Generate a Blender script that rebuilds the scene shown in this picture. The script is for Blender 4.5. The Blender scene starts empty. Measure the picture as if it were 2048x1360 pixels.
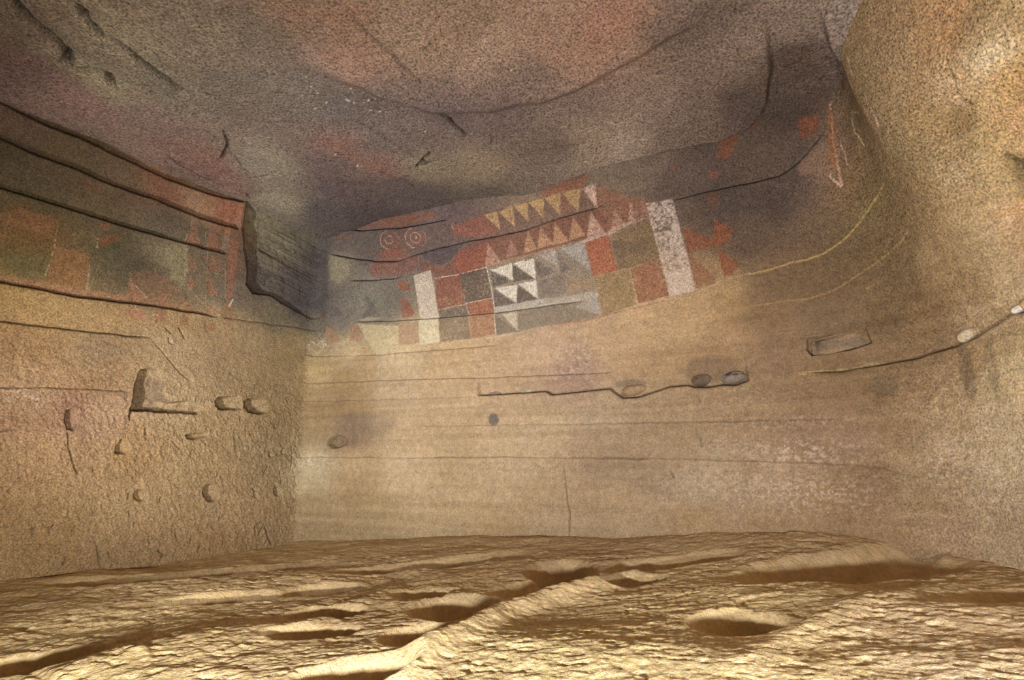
import bpy, math, random
import numpy as np
from mathutils import Vector

# ------------------------------------------------------------------ camera, light, exposure
scene = bpy.context.scene
CAM_H = 0.60
PITCH = math.radians(12.59)
FPX = 1119.0
cam_data = bpy.data.cameras.new('camera')
cam_data.sensor_width = 36.0
cam_data.lens = FPX / 2048 * 36.0
cam_data.clip_start = 0.02
cam = bpy.data.objects.new('camera', cam_data)
scene.collection.objects.link(cam)
cam.location = (0, 0, CAM_H)
cam.rotation_euler = (math.pi / 2 + PITCH, 0, 0)
scene.camera = cam

scene.view_settings.view_transform = 'Standard'
scene.view_settings.look = 'None'
scene.view_settings.gamma = 1.0
scene.view_settings.use_curve_mapping = False
scene.view_settings.exposure = 0.0

world = bpy.data.worlds.new('world')
scene.world = world
world.use_nodes = True
bgn = world.node_tree.nodes['Background']
bgn.inputs[0].default_value = (1.0, 0.93, 0.82, 1)
bgn.inputs[1].default_value = 0.015

def lamp(name, loc, aim, power, size, color=(1.0, 0.93, 0.80), spread=math.pi, kind='AREA', size_y=None):
    l = bpy.data.lights.new(name, kind)
    l.energy = power
    l.color = color
    if kind == 'AREA':
        l.shape = 'RECTANGLE'; l.size = size; l.size_y = size_y or size; l.spread = spread
    else:
        l.shadow_soft_size = size
    o = bpy.data.objects.new(name, l)
    scene.collection.objects.link(o)
    o.location = loc
    d = Vector(aim) - Vector(loc)
    o.rotation_euler = d.to_track_quat('-Z', 'Y').to_euler()
    return o

# floor floodlights just in front of the chamber, below the picture
spot = lamp('floor_spot_corner', (-2.15, 1.20, 0.22), (-1.25, 4.3, 2.0), 470, 0.05, color=(1.0, 0.97, 0.93), kind='SPOT')
spot.data.spot_size = math.radians(88); spot.data.spot_blend = 1.0
lamp('floor_lamp_main', (-0.55, 0.60, 0.17), (0.0, 4.2, 1.25), 190, 0.04, color=(1.0, 0.97, 0.93), kind='POINT')
lamp('floor_lamp_right', (1.05, 0.60, 0.18), (1.4, 3.0, 1.2), 100, 0.04, color=(1.0, 0.97, 0.93), kind='POINT')

# ------------------------------------------------------------------ helpers
def smooth(a, b, x):
    t = np.clip((x - a) / (b - a), 0, 1)
    return t * t * (3 - 2 * t)

def srgb2lin(c):
    c = np.asarray(c, dtype=np.float64) / 255.0
    return np.where(c <= 0.04045, c / 12.92, ((c + 0.055) / 1.055) ** 2.4)

class Noise:
    def __init__(self, seed):
        self.g = np.random.RandomState(seed).rand(256, 256).astype(np.float32)
    def __call__(self, u, v):
        iu = np.floor(u).astype(np.int64); iv = np.floor(v).astype(np.int64)
        fu = (u - iu).astype(np.float32); fv = (v - iv).astype(np.float32)
        fu = fu * fu * fu * (fu * (fu * 6 - 15) + 10); fv = fv * fv * fv * (fv * (fv * 6 - 15) + 10)
        g = self.g
        i0 = iu & 255; i1 = (iu + 1) & 255; j0 = iv & 255; j1 = (iv + 1) & 255
        a = g[j0, i0]; b = g[j0, i1]; c = g[j1, i0]; d = g[j1, i1]
        return (a + (b - a) * fu) * (1 - fv) + (c + (d - c) * fu) * fv

def fbm(u, v, su, sv, seed, octaves=4, rough=0.5):
    """value noise in -1..1; su, sv are wavelengths in metres"""
    out = 0; amp = 1; tot = 0
    for k in range(octaves):
        n = Noise(seed * 17 + k)
        f = 2 ** k
        out = out + amp * (n(u / su * f + 13.7 * k, v / sv * f + 5.1 * k) * 2 - 1)
        tot += amp; amp *= rough
    return out / tot

def project(P):
    x = P[..., 0]; y = P[..., 1]; z = P[..., 2] - CAM_H
    cp, sp = math.cos(PITCH), math.sin(PITCH)
    d = y * cp + z * sp
    h = z * cp - y * sp
    d = np.where(d < 0.05, np.nan, d)
    return 1024 + FPX * x / d, 680 - FPX * h / d

class Surf:
    """a rock face sampled on a grid: us along columns, vs along rows"""
    def __init__(self, us, vs, base, normal):
        self.us, self.vs = us, vs
        self.U, self.V = np.meshgrid(us, vs)
        self.B, self.N = base(self.U, self.V), normal(self.U, self.V)
        self.PX, self.PY = project(self.B)
        self.PX = np.nan_to_num(self.PX, nan=1e6); self.PY = np.nan_to_num(self.PY, nan=1e6)
        self.D = np.zeros(self.U.shape)                    # along the outward normal: + goes into the rock
        self.C = np.zeros(self.U.shape + (3,))
        self.G = np.ones(self.U.shape)                     # grain strength
        self.part = np.zeros(self.U.shape, dtype=np.int32)
        self.parts = {0: None}
    def uv(self, pts):
        """photograph points -> face coordinates (on the bare face)"""
        out = []
        for (x, y) in pts:
            st = 6
            d = (self.PX[::st, ::st] - x) ** 2 + (self.PY[::st, ::st] - y) ** 2
            j, i = np.unravel_index(np.argmin(d), d.shape)
            j *= st; i *= st
            j0, j1 = max(0, j - 8), min(len(self.vs), j + 9)
            i0, i1 = max(0, i - 8), min(len(self.us), i + 9)
            d = (self.PX[j0:j1, i0:i1] - x) ** 2 + (self.PY[j0:j1, i0:i1] - y) ** 2
            jj, ii = np.unravel_index(np.argmin(d), d.shape)
            j = min(max(j0 + jj, 1), len(self.vs) - 2); i = min(max(i0 + ii, 1), len(self.us) - 2)
            # one Newton step with central differences
            J = np.array([[self.PX[j, i + 1] - self.PX[j, i - 1], self.PX[j + 1, i] - self.PX[j - 1, i]],
                          [self.PY[j, i + 1] - self.PY[j, i - 1], self.PY[j + 1, i] - self.PY[j - 1, i]]])
            r = np.array([x - self.PX[j, i], y - self.PY[j, i]])
            try:
                t = np.clip(np.linalg.solve(J, r), -0.5, 0.5)
            except np.linalg.LinAlgError:
                t = (0, 0)
            out.append((self.us[i] + t[0] * (self.us[i + 1] - self.us[i - 1]),
                        self.vs[j] + t[1] * (self.vs[j + 1] - self.vs[j - 1])))
        return np.array(out)
    def win(self, P, m):
        i0, i1 = np.searchsorted(self.us, [P[:, 0].min() - m, P[:, 0].max() + m])
        j0, j1 = np.searchsorted(self.vs, [P[:, 1].min() - m, P[:, 1].max() + m])
        return slice(max(0, j0 - 1), min(len(self.vs), j1 + 1)), slice(max(0, i0 - 1), min(len(self.us), i1 + 1))
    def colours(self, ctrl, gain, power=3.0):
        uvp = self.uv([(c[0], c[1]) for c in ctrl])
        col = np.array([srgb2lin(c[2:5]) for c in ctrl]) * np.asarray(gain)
        # the tones vary slowly: evaluate on a coarse grid, then interpolate
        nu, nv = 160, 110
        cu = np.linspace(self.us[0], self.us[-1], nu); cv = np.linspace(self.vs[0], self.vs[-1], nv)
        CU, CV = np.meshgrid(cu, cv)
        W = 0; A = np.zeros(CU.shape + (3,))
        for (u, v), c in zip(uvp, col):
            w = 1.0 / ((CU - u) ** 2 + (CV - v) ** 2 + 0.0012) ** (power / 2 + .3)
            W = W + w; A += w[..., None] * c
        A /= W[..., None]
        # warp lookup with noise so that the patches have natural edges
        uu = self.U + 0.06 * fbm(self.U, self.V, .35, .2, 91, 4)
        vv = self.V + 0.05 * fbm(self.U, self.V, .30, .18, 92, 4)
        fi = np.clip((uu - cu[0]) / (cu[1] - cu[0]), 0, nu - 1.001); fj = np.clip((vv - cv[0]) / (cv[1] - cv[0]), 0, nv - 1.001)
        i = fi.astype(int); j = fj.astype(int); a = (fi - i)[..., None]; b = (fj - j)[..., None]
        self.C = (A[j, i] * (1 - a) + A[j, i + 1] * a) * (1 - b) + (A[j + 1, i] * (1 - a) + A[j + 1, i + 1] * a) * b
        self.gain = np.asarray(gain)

def seg_dist(U, V, P):
    """distance to a polyline and arc position 0..1"""
    best = np.full(U.shape, 1e9); pos = np.zeros(U.shape)
    L = np.r_[0, np.cumsum(np.hypot(*(P[1:] - P[:-1]).T))]
    for k in range(len(P) - 1):
        a, b = P[k], P[k + 1]
        d = b - a; ll = d @ d + 1e-12
        t = np.clip(((U - a[0]) * d[0] + (V - a[1]) * d[1]) / ll, 0, 1)
        r = np.hypot(U - a[0] - t * d[0], V - a[1] - t * d[1])
        m = r < best
        best = np.where(m, r, best); pos = np.where(m, (L[k] + t * math.sqrt(ll)) / L[-1], pos)
    return best, pos

def poly_sd(U, V, P):
    """signed distance to a polygon, + inside"""
    d, _ = seg_dist(U, V, np.vstack([P, P[:1]]))
    inside = np.zeros(U.shape, bool)
    n = len(P)
    for k in range(n):
        x0, y0 = P[k]; x1, y1 = P[(k + 1) % n]
        if y0 == y1: continue
        c = ((V < y0) != (V < y1)) & (U < (x1 - x0) * (V - y0) / (y1 - y0) + x0)
        inside ^= c
    return np.where(inside, d, -d)

def crack(S, pts, width=.012, depth=.03, jag=.010, seed=3, taper=True, name=None, label=None):
    P = S.uv(pts)
    sj, si = S.win(P, width * 4 + jag * 2)
    U, V = S.U[sj, si], S.V[sj, si]
    if U.size == 0: return
    uu = U + jag * fbm(U, V, .09, .09, seed, 3, .6); vv = V + jag * fbm(U, V, .08, .08, seed + 1, 3, .6)
    d, t = seg_dist(uu, vv, P)
    k = (smooth(-.02, .10, t) * smooth(1.02, .90, t)) if taper else 1.0
    k = k * (1.0 + .25 * fbm(U, V, .15, .15, seed + 5, 2))
    core = np.clip(1 - d / width, 0, 1) * np.clip(k, 0, 1.3)
    S.D[sj, si] += depth * core
    S.C[sj, si] *= 1 - (.68 if width > .011 else .30) * np.clip(core * 1.4, 0, 1)[..., None]          # shade of the crack's depth, painted into the colour
    if name:
        part(S, sj, si, (d < width * .8), name, label)

def step(S, pts, height, decay, groove=.0, gw=.010, jag=.006, seed=5, soft=.004, dirn=1, vary=.3, edge=.06):
    """bedding ledge: the rock below the line stands proud, the rock above it is set back and returns over `decay`"""
    P = S.uv(pts); P = P[np.argsort(P[:, 0])]
    sj, si = S.win(P, decay * 2.6 + .05)
    U, V = S.U[sj, si], S.V[sj, si]
    line = np.interp(U, P[:, 0], P[:, 1]) + jag * fbm(U, V * 0, .10, 1, seed, 4, .6)
    d = (V - line) * dirn
    e = smooth(P[0, 0] - .005, P[0, 0] + edge, U) * smooth(P[-1, 0] + .005, P[-1, 0] - edge, U)
    e = e * (1 + vary * fbm(U, V * 0, .35, 1, seed + 3, 3))
    up = smooth(-soft, soft, d) * np.exp(-np.clip(d, 0, None) / decay)
    S.D[sj, si] += e * (height * up + groove * np.exp(-(d / gw) ** 2))

def part(S, sj, si, mask, name, label=None):
    pid = len(S.parts)
    S.parts[pid] = (name, label)
    S.part[sj, si] = np.where(mask, pid, S.part[sj, si])
    return pid

def recess(S, pts, depth, edge=.008, dirn=(-1, -1), floor_=.15, name='niche', label=None, rough=.15, seed=7):
    """hollow cut in the face, deepest towards dirn"""
    P = S.uv(pts)
    sj, si = S.win(P, .05)
    U, V = S.U[sj, si], S.V[sj, si]
    uu = U + .006 * fbm(U, V, .07, .07, seed, 3); vv = V + .006 * fbm(U, V, .07, .07, seed + 1, 3)
    sd = poly_sd(uu, vv, P)
    dn = np.array(dirn, float); dn /= np.hypot(*dn)
    q = (P - P.mean(0)) @ dn
    t = ((uu - P[:, 0].mean()) * dn[0] + (vv - P[:, 1].mean()) * dn[1] - q.min()) / (q.max() - q.min())
    w = floor_ + (1 - floor_) * np.clip(t, 0, 1) ** 1.1
    S.D[sj, si] += depth * w * smooth(-edge * .2, edge, sd) * (1 + rough * fbm(U, V, .05, .05, seed + 2, 2))
    if name: part(S, sj, si, sd > -edge * .1, name, label)

PAINT_TONE = np.array([1.0, .99, .86])
def paint(S, pts, rgb, op=1.0, soft=.004, wear=.28, rag=.007, name=None, label=None, grain=None, seed=11, wears=.010):
    """pigment (a stain with a shape of its own) on the face"""
    P = S.uv(pts)
    sj, si = S.win(P, soft * 2 + rag * 2 + .01)
    U, V = S.U[sj, si], S.V[sj, si]
    if U.size == 0: return
    uu = U + rag * fbm(U, V, .03, .03, seed, 3, .7); vv = V + rag * fbm(U, V, .03, .03, seed + 1, 3, .7)
    sd = poly_sd(uu, vv, P)
    a = smooth(-soft, soft, sd) * op * .84
    if wear > 0:
        n = fbm(U, V, wears, wears, seed + 2, 2, .6) * .5 + .5
        n2 = fbm(U, V, .12, .12, seed + 4, 2) * .5 + .5
        a = a * (1 - smooth(1 - wear * 1.3 - .15, 1.15 - wear, n * .7 + n2 * .3))
    if rgb[0] - rgb[1] > 42: rgb = tuple(.78 * q + .22 * w for q, w in zip(rgb, (142, 118, 100)))      # thin, worn reds let the rock through
    c = srgb2lin(rgb) * S.gain * PAINT_TONE
    S.C[sj, si] = S.C[sj, si] * (1 - a[..., None]) + c * a[..., None]
    if grain is not None: S.G[sj, si] = S.G[sj, si] * (1 - a) + grain * a
    if name: part(S, sj, si, sd > 0, name, label)

def line(S, pts, rgb, width=.006, op=.8, wear=.3, seed=21, jag=.003, name=None, label=None):
    P = S.uv(pts)
    sj, si = S.win(P, width * 3 + .01)
    U, V = S.U[sj, si], S.V[sj, si]
    if U.size == 0: return
    uu = U + jag * fbm(U, V, .03, .03, seed, 2); vv = V + jag * fbm(U, V, .03, .03, seed + 1, 2)
    d, t = seg_dist(uu, vv, P)
    a = smooth(width, width * .4, d) * op
    n = fbm(U, V, .014, .014, seed + 2, 2, .6) * .5 + .5
    a = a * (1 - smooth(1 - wear * 1.2 - .1, 1.1 - wear, n))
    c = srgb2lin(rgb) * S.gain * PAINT_TONE
    S.C[sj, si] = S.C[sj, si] * (1 - a[..., None]) + c * a[..., None]
    if name: part(S, sj, si, d < width * .8, name, label)

def circle(cx, cy, rx, ry=None, n=20, a0=0, a1=360, closed=False):
    ry = ry or rx
    return [(cx + rx * math.cos(math.radians(a)), cy + ry * math.sin(math.radians(a))) for a in np.linspace(a0, a1, n, endpoint=not closed)]

# ------------------------------------------------------------------ plan of the chamber (metres)
LN = np.array([-0.552, -0.834])                                    # along the left wall, towards the viewer
CL = np.array([-1.72, 4.74]); CR = np.array([2.16, 3.03])
A0 = CL + LN * 4.6
E0 = np.array([2.20, -0.9])
def fillet(P0, C, P1, r, n=40):
    a = (P0 - C) / np.hypot(*(P0 - C)); b = (P1 - C) / np.hypot(*(P1 - C))
    half = math.acos(a @ b) / 2
    t = r / math.tan(half)
    c = C + (a + b) / np.hypot(*(a + b)) * (r / math.sin(half))
    p0, p1 = C + a * t, C + b * t
    a0 = math.atan2(*(p0 - c)[::-1]); a1 = math.atan2(*(p1 - c)[::-1])
    da = (a1 - a0 + math.pi) % (2 * math.pi) - math.pi
    return [c + r * np.array([math.cos(a0 + da * k / n), math.sin(a0 + da * k / n)]) for k in range(n + 1)]
plan = [A0] + fillet(A0, CL, CR, .10) + fillet(CL, CR, E0, .80) + [E0]
plan = np.array(plan)
# a finer, evenly sampled plan
SL = np.r_[0, np.cumsum(np.hypot(*(plan[1:] - plan[:-1]).T))]
ss = np.arange(0, SL[-1], .01)
PXs = np.interp(ss, SL, plan[:, 0]); PYs = np.interp(ss, SL, plan[:, 1])
tx = np.gradient(PXs, ss); ty = np.gradient(PYs, ss)
k_ = np.hanning(9); k_ /= k_.sum()
tx = np.convolve(np.pad(tx, 4, 'edge'), k_, 'valid'); ty = np.convolve(np.pad(ty, 4, 'edge'), k_, 'valid')
tl = np.hypot(tx, ty); NX, NY = -ty / tl, tx / tl                   # outward (into the rock)
S_L = SL[21]                                                       # corner left/back
S_R = SL[41 + 21]                                                  # corner back/right
S_END = SL[-1]

def lean(s, z):
    k = 0.03 + .16 * smooth(S_R - 1.2, S_R - .1, s) + .34 * smooth(S_R - .1, S_R + .6, s)
    return k * smooth(1.1, 2.85, z)
def wall_base(s, z):
    x = np.interp(s, ss, PXs); y = np.interp(s, ss, PYs)
    nx = np.interp(s, ss, NX); ny = np.interp(s, ss, NY)
    l = lean(s, z)
    return np.stack([x - nx * l, y - ny * l, z], -1)
def wall_normal(s, z):
    nx = np.interp(s, ss, NX); ny = np.interp(s, ss, NY)
    return np.stack([nx, ny, np.zeros_like(nx)], -1)

def spaced(segs):
    out = []
    for a, b, d in segs:
        n = max(2, int(round((b - a) / d)))
        out.append(np.linspace(a, b, n, endpoint=False))
    return np.concatenate(out + [[segs[-1][1]]])

vis0 = S_L - 2.15
us = spaced([(0, vis0, .06), (vis0, S_L - .05, .0052), (S_L - .05, S_R + .35, .0047), (S_R + .35, S_R + 1.6, .0060), (S_R + 1.6, S_END, .05)])
vs = spaced([(-.25, .0, .03), (.0, .95, .0056), (.95, 2.35, .0043), (2.35, 3.05, .0062)])
W = Surf(us, vs, wall_base, wall_normal)
print('wall grid', W.U.shape, W.U.size)

# ---- wall colours: rock tones as lit, stains plus scene light and shade left in
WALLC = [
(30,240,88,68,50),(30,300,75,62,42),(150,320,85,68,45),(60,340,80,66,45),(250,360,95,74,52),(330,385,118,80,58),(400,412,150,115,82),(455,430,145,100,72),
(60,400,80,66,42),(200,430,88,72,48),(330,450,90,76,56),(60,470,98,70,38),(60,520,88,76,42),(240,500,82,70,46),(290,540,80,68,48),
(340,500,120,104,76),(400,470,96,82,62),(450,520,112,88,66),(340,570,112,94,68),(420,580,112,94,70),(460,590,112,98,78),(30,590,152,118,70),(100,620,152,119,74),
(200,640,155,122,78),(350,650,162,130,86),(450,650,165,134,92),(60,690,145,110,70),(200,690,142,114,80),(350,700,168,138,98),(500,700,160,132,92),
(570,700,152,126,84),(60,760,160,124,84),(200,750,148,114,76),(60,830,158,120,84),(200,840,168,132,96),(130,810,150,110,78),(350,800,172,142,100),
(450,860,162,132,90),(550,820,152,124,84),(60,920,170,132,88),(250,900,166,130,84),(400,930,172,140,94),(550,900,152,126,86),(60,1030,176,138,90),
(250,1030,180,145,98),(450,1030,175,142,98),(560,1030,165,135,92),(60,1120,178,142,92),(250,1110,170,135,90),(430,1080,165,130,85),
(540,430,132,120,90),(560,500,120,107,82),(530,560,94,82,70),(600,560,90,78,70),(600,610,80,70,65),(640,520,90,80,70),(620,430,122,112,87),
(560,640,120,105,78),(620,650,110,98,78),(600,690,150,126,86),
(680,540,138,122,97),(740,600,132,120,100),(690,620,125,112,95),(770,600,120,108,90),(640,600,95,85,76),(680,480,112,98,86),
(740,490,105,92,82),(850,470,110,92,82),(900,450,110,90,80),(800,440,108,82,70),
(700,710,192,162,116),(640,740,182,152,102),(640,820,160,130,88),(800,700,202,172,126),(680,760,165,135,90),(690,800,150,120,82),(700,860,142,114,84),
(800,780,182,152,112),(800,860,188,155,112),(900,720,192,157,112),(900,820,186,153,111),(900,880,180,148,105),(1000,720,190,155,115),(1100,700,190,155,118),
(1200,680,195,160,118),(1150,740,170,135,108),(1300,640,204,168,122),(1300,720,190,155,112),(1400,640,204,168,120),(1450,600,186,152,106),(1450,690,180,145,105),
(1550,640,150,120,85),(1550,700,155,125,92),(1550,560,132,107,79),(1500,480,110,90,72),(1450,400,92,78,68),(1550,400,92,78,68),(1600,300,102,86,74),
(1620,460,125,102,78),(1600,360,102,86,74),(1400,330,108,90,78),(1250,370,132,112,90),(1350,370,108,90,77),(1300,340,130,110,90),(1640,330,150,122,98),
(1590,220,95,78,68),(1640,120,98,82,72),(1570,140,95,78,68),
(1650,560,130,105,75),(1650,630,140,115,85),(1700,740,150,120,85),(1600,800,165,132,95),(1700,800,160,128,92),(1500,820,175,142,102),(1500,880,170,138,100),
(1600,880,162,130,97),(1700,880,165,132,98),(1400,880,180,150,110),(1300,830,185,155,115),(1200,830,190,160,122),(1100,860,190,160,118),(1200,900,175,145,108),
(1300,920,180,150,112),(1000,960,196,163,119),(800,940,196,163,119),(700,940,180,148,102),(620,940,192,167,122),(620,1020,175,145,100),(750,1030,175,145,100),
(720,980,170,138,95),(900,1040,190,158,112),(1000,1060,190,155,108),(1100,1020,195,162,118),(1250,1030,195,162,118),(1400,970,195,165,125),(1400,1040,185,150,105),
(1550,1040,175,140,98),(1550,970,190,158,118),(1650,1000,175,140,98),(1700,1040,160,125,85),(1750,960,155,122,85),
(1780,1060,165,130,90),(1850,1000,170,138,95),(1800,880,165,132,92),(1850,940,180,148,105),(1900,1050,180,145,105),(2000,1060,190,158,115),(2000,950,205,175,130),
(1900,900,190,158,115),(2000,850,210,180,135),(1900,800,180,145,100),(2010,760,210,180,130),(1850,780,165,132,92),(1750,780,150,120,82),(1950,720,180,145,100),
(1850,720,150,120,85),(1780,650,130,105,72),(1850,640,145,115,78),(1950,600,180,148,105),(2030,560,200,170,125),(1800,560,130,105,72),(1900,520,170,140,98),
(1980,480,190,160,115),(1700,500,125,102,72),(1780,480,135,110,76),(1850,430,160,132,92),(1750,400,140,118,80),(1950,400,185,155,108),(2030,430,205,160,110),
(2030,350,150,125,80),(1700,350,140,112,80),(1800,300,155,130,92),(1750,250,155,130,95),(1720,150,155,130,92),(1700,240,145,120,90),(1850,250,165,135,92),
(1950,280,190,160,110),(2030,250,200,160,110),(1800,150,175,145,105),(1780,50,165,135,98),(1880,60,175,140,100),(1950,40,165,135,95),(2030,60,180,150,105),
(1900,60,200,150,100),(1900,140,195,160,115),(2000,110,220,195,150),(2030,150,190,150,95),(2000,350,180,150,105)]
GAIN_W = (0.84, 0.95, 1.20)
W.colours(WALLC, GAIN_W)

# ---- wall relief
U, V = W.U, W.V
isL = smooth(S_L + .02, S_L - .06, U)          # left wall share
isR = smooth(S_R - .3, S_R + .2, U)            # right wall share
W.D += .030 * fbm(U, V, 1.1, .7, 31, 3)
W.D += (.0035 + .0045 * isL * smooth(1.5, .9, V) + .003 * isR) * fbm(U, V, .11, .09, 33, 4, .62)
W.D += (.0016 + .0030 * isL * smooth(1.6, 1.1, V)) * fbm(U, V, .022, .026, 35, 3, .7)
W.D += (.0035 * (1 - isL) * smooth(2.0, 1.3, V)) * fbm(U, V, 1.4, .055, 37, 3, .6)     # faint bedding
W.D += .0045 * (1 - isL) * smooth(1.9, 1.3, V) * np.abs(fbm(U, V, .9, .20, 39, 3, .6))
pk = 1 - np.abs(fbm(U + .35 * V, V, .030, .055, 41, 3, .6)) * 2.2                        # flaky dressing of the rough left wall
W.D += .0050 * pk * isL * smooth(1.35, .9, V)
W.G = .55 + .55 * smooth(1.5, 2.1, V) * (1 - isL) + .32 * isR + .40 * isL
bed = fbm(U, V, 1.3, .045, 43, 4, .6) * (1 - isL) * smooth(1.7, 1.3, V) + .5 * fbm(U, V, .16, .12, 45, 4, .6)
W.C = W.C * (1 + .20 * bed[..., None] * np.array([.9, 1.0, 1.15]))
# pale worn patches of the lower wall
for cx, cy, rx, ry, st in [(1600,905,150,22,.55),(1580,985,170,40,.5),(1460,890,70,18,.35),(1560,845,160,10,.35),(1420,960,80,30,.4),(1900,930,60,50,.4),(1880,810,60,60,.25),
                           (1150,720,40,40,.35),(1330,980,60,30,.3),(1050,935,150,12,.25),(1480,790,90,30,.22),(2010,960,60,80,.35),(1960,760,60,50,.3),(1960,640,60,40,.3),
                           (1910,340,40,50,.4),(2000,440,50,50,.4),(2000,110,70,20,.5),(1900,170,60,40,.4),(640,690,30,14,.4),(630,925,40,20,.45),(60,790,60,20,.25)]:
    P = W.uv([(cx, cy), (cx + rx, cy), (cx, cy - ry)])
    ru = abs(P[1, 0] - P[0, 0]) + .01; rv = abs(P[2, 1] - P[0, 1]) + .01
    g = np.exp(-(((U - P[0, 0]) / ru) ** 2 + ((V - P[0, 1]) / rv) ** 2))
    n = fbm(U, V, .016, .012, int(cx), 3, .7) * .5 + .5
    a = np.clip(g * smooth(.50, .66, n) * st * 1.2, 0, .6)[..., None]
    W.C = W.C * (1 - a) + srgb2lin((236, 208, 172)) * W.gain * a

# ---- bedding ledges of the left wall
L1 = [(-60,168),(0,200),(90,245),(160,270),(230,305),(340,355),(430,388),(492,402)]
L2 = [(-60,240),(0,272),(60,300),(150,335),(250,377),(310,397),(400,435),(478,457)]
L3 = [(-60,360),(0,375),(60,392),(130,415),(240,450),(330,475),(400,495),(452,508)]
L4 = [(-60,551),(0,560),(60,572),(150,592),(215,600),(260,605),(310,612),(390,625),(440,634)]
L5 = [(-60,632),(0,640),(60,648),(160,660),(230,668),(310,676)]
L6 = [(-60,774),(0,775),(80,775),(200,778),(262,783)]
# rock layers between the ledges, as parts of the left wall
def layer(top, bot, label, name='rock_layer'):
    Pt, Pb = W.uv(top), W.uv(bot)
    lt = np.interp(U, Pt[:, 0], Pt[:, 1]); lb = np.interp(U, Pb[:, 0], Pb[:, 1])
    m = (V < lt) & (V > lb) & (U < min(Pt[-1, 0], Pb[-1, 0]))
    part(W, slice(None), slice(None), m, name, label)
layer(L1, L2, 'dark overhanging layer just under the ceiling of the left wall')
layer(L2, L3, 'smoky dark layer between the second and third ledges of the left wall')
layer(L3, L4, 'broad sooty layer of the left wall with orange painted squares')
layer(L4, L5, 'pale ochre layer under the long straight ledge of the left wall')
step(W, L1, .080, .13, .030, .012, seed=51, edge=.02)
step(W, L2, .075, .12, .025, .010, seed=52, edge=.02)
step(W, L3, .055, .14, .020, .009, seed=53, edge=.03)
step(W, L4, .045, .16, .022, .008, seed=54, edge=.10)
step(W, L5, .022, .12, .012, .008, seed=55, edge=.12)
step(W, L6, .012, .10, .008, .007, seed=56)
step(W, [(440,634),(520,645),(580,652),(640,660)], .010, .10, .006, seed=57)

# ---- ledges of the back wall
step(W, [(655,459),(720,459),(800,453),(850,445),(890,437),(908,415)], .035, .10, .020, .008, seed=61, edge=.05)
step(W, [(660,508),(700,515),(745,520),(790,520),(812,512),(860,498),(920,482),(1000,466),(1051,455),(1123,430),(1192,412),(1210,406)], .030, .08, .020, .010, seed=62, edge=.08)
step(W, [(700,561),(745,560),(790,555),(806,548)], .022, .06, .012, .007, seed=63)
step(W, [(712,643),(780,641),(840,637),(900,633),(980,625),(1060,616),(1165,600)], .014, .10, .012, .007, seed=64, jag=.004)
step(W, [(610,708),(750,711),(880,700),(1000,690)], .010, .12, .003, seed=65)
step(W, [(600,764),(740,762),(900,757),(1150,748),(1230,742)], .012, .12, .004, seed=66)
step(W, [(600,800),(760,800),(900,796),(958,792)], .006, .08, .002, seed=67)
step(W, [(840,853),(1000,850),(1110,849),(1300,846),(1500,842),(1700,838)], .010, .10, .002, seed=68)
step(W, [(590,914),(730,915),(840,915),(1000,914),(1150,915),(1300,918)], .012, .09, .005, .006, seed=69)
step(W, [(1200,914),(1400,920),(1600,925),(1760,935),(1850,960)], .010, .09, .001, seed=70)
step(W, [(870,1004),(980,1006),(1100,1003),(1250,1008)], .006, .08, .001, seed=71)
step(W, [(1230,985),(1400,990),(1600,1000),(1760,1015)], .006, .08, .001, seed=72)
LEDGE = [(955,790),(1000,788),(1060,784),(1090,782),(1104,789),(1150,784),(1218,776),(1230,786),(1245,795),(1275,793),(1303,784),(1340,772),(1375,769),(1388,773),(1420,773),(1445,768),(1472,769),(1498,759)]
step(W, LEDGE, .045, .10, .020, .008, seed=73, jag=.002, edge=.02, vary=.15)
step(W, [(1600,746),(1680,742),(1755,730),(1830,717),(1880,700),(1912,690),(1960,667),(2000,640),(2022,626),(2048,621),(2120,600)], .035, .09, .016, .007, seed=74, jag=.006, edge=.15)
step(W, [(1340,402),(1400,385),(1500,365),(1560,348),(1600,318),(1632,280),(1650,255)], .022, .12, .012, .008, seed=75, jag=.004, edge=.10)

# pale veins of the rounded corner
line(W, [(1500,548),(1540,540),(1580,526),(1610,520),(1650,506),(1690,478),(1715,448),(1742,408),(1766,370)], (205,170,112), .008, .75, .15, name='pale_vein')
line(W, [(1400,640),(1500,612),(1560,604),(1620,597),(1665,583),(1710,556),(1750,530),(1820,462)], (195,158,105), .007, .55, .3, name='pale_vein')
line(W, [(1735,578),(1765,562)], (190,152,100), .006, .5, .3)
line(W, [(1600,748),(1650,742),(1700,738),(1760,724)], (210,178,130), .014, .6, .3)

# ---- hollow at the top of the left corner
recess(W, [(492,404),(489,430),(484,460),(486,500),(492,540),(491,570),(503,588),(540,592),(560,606),(590,622),(625,640),(652,632),(656,560),(656,500),(640,440),(628,380),(560,330),(510,360)],
       .12, edge=.016, dirn=(-1, -.03), floor_=.0, name='corner_hollow', label='dark hollow where the left and back walls meet under the ceiling', rough=.1)  # its dark wall tones include the painted shadow of the lower lip
Uh, Vh = U, V
Ph = W.uv([(575, 520)])[0]
gh = np.exp(-(((U - Ph[0]) / .30) ** 2 + ((V - Ph[1]) / .30) ** 2))
W.D += gh * .018 * fbm(U + V * .3, V + U * .25, .7, .05, 83, 3, .6)
W.D += gh * .006 * fbm(U, V, .04, .04, 84, 3, .6)

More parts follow.
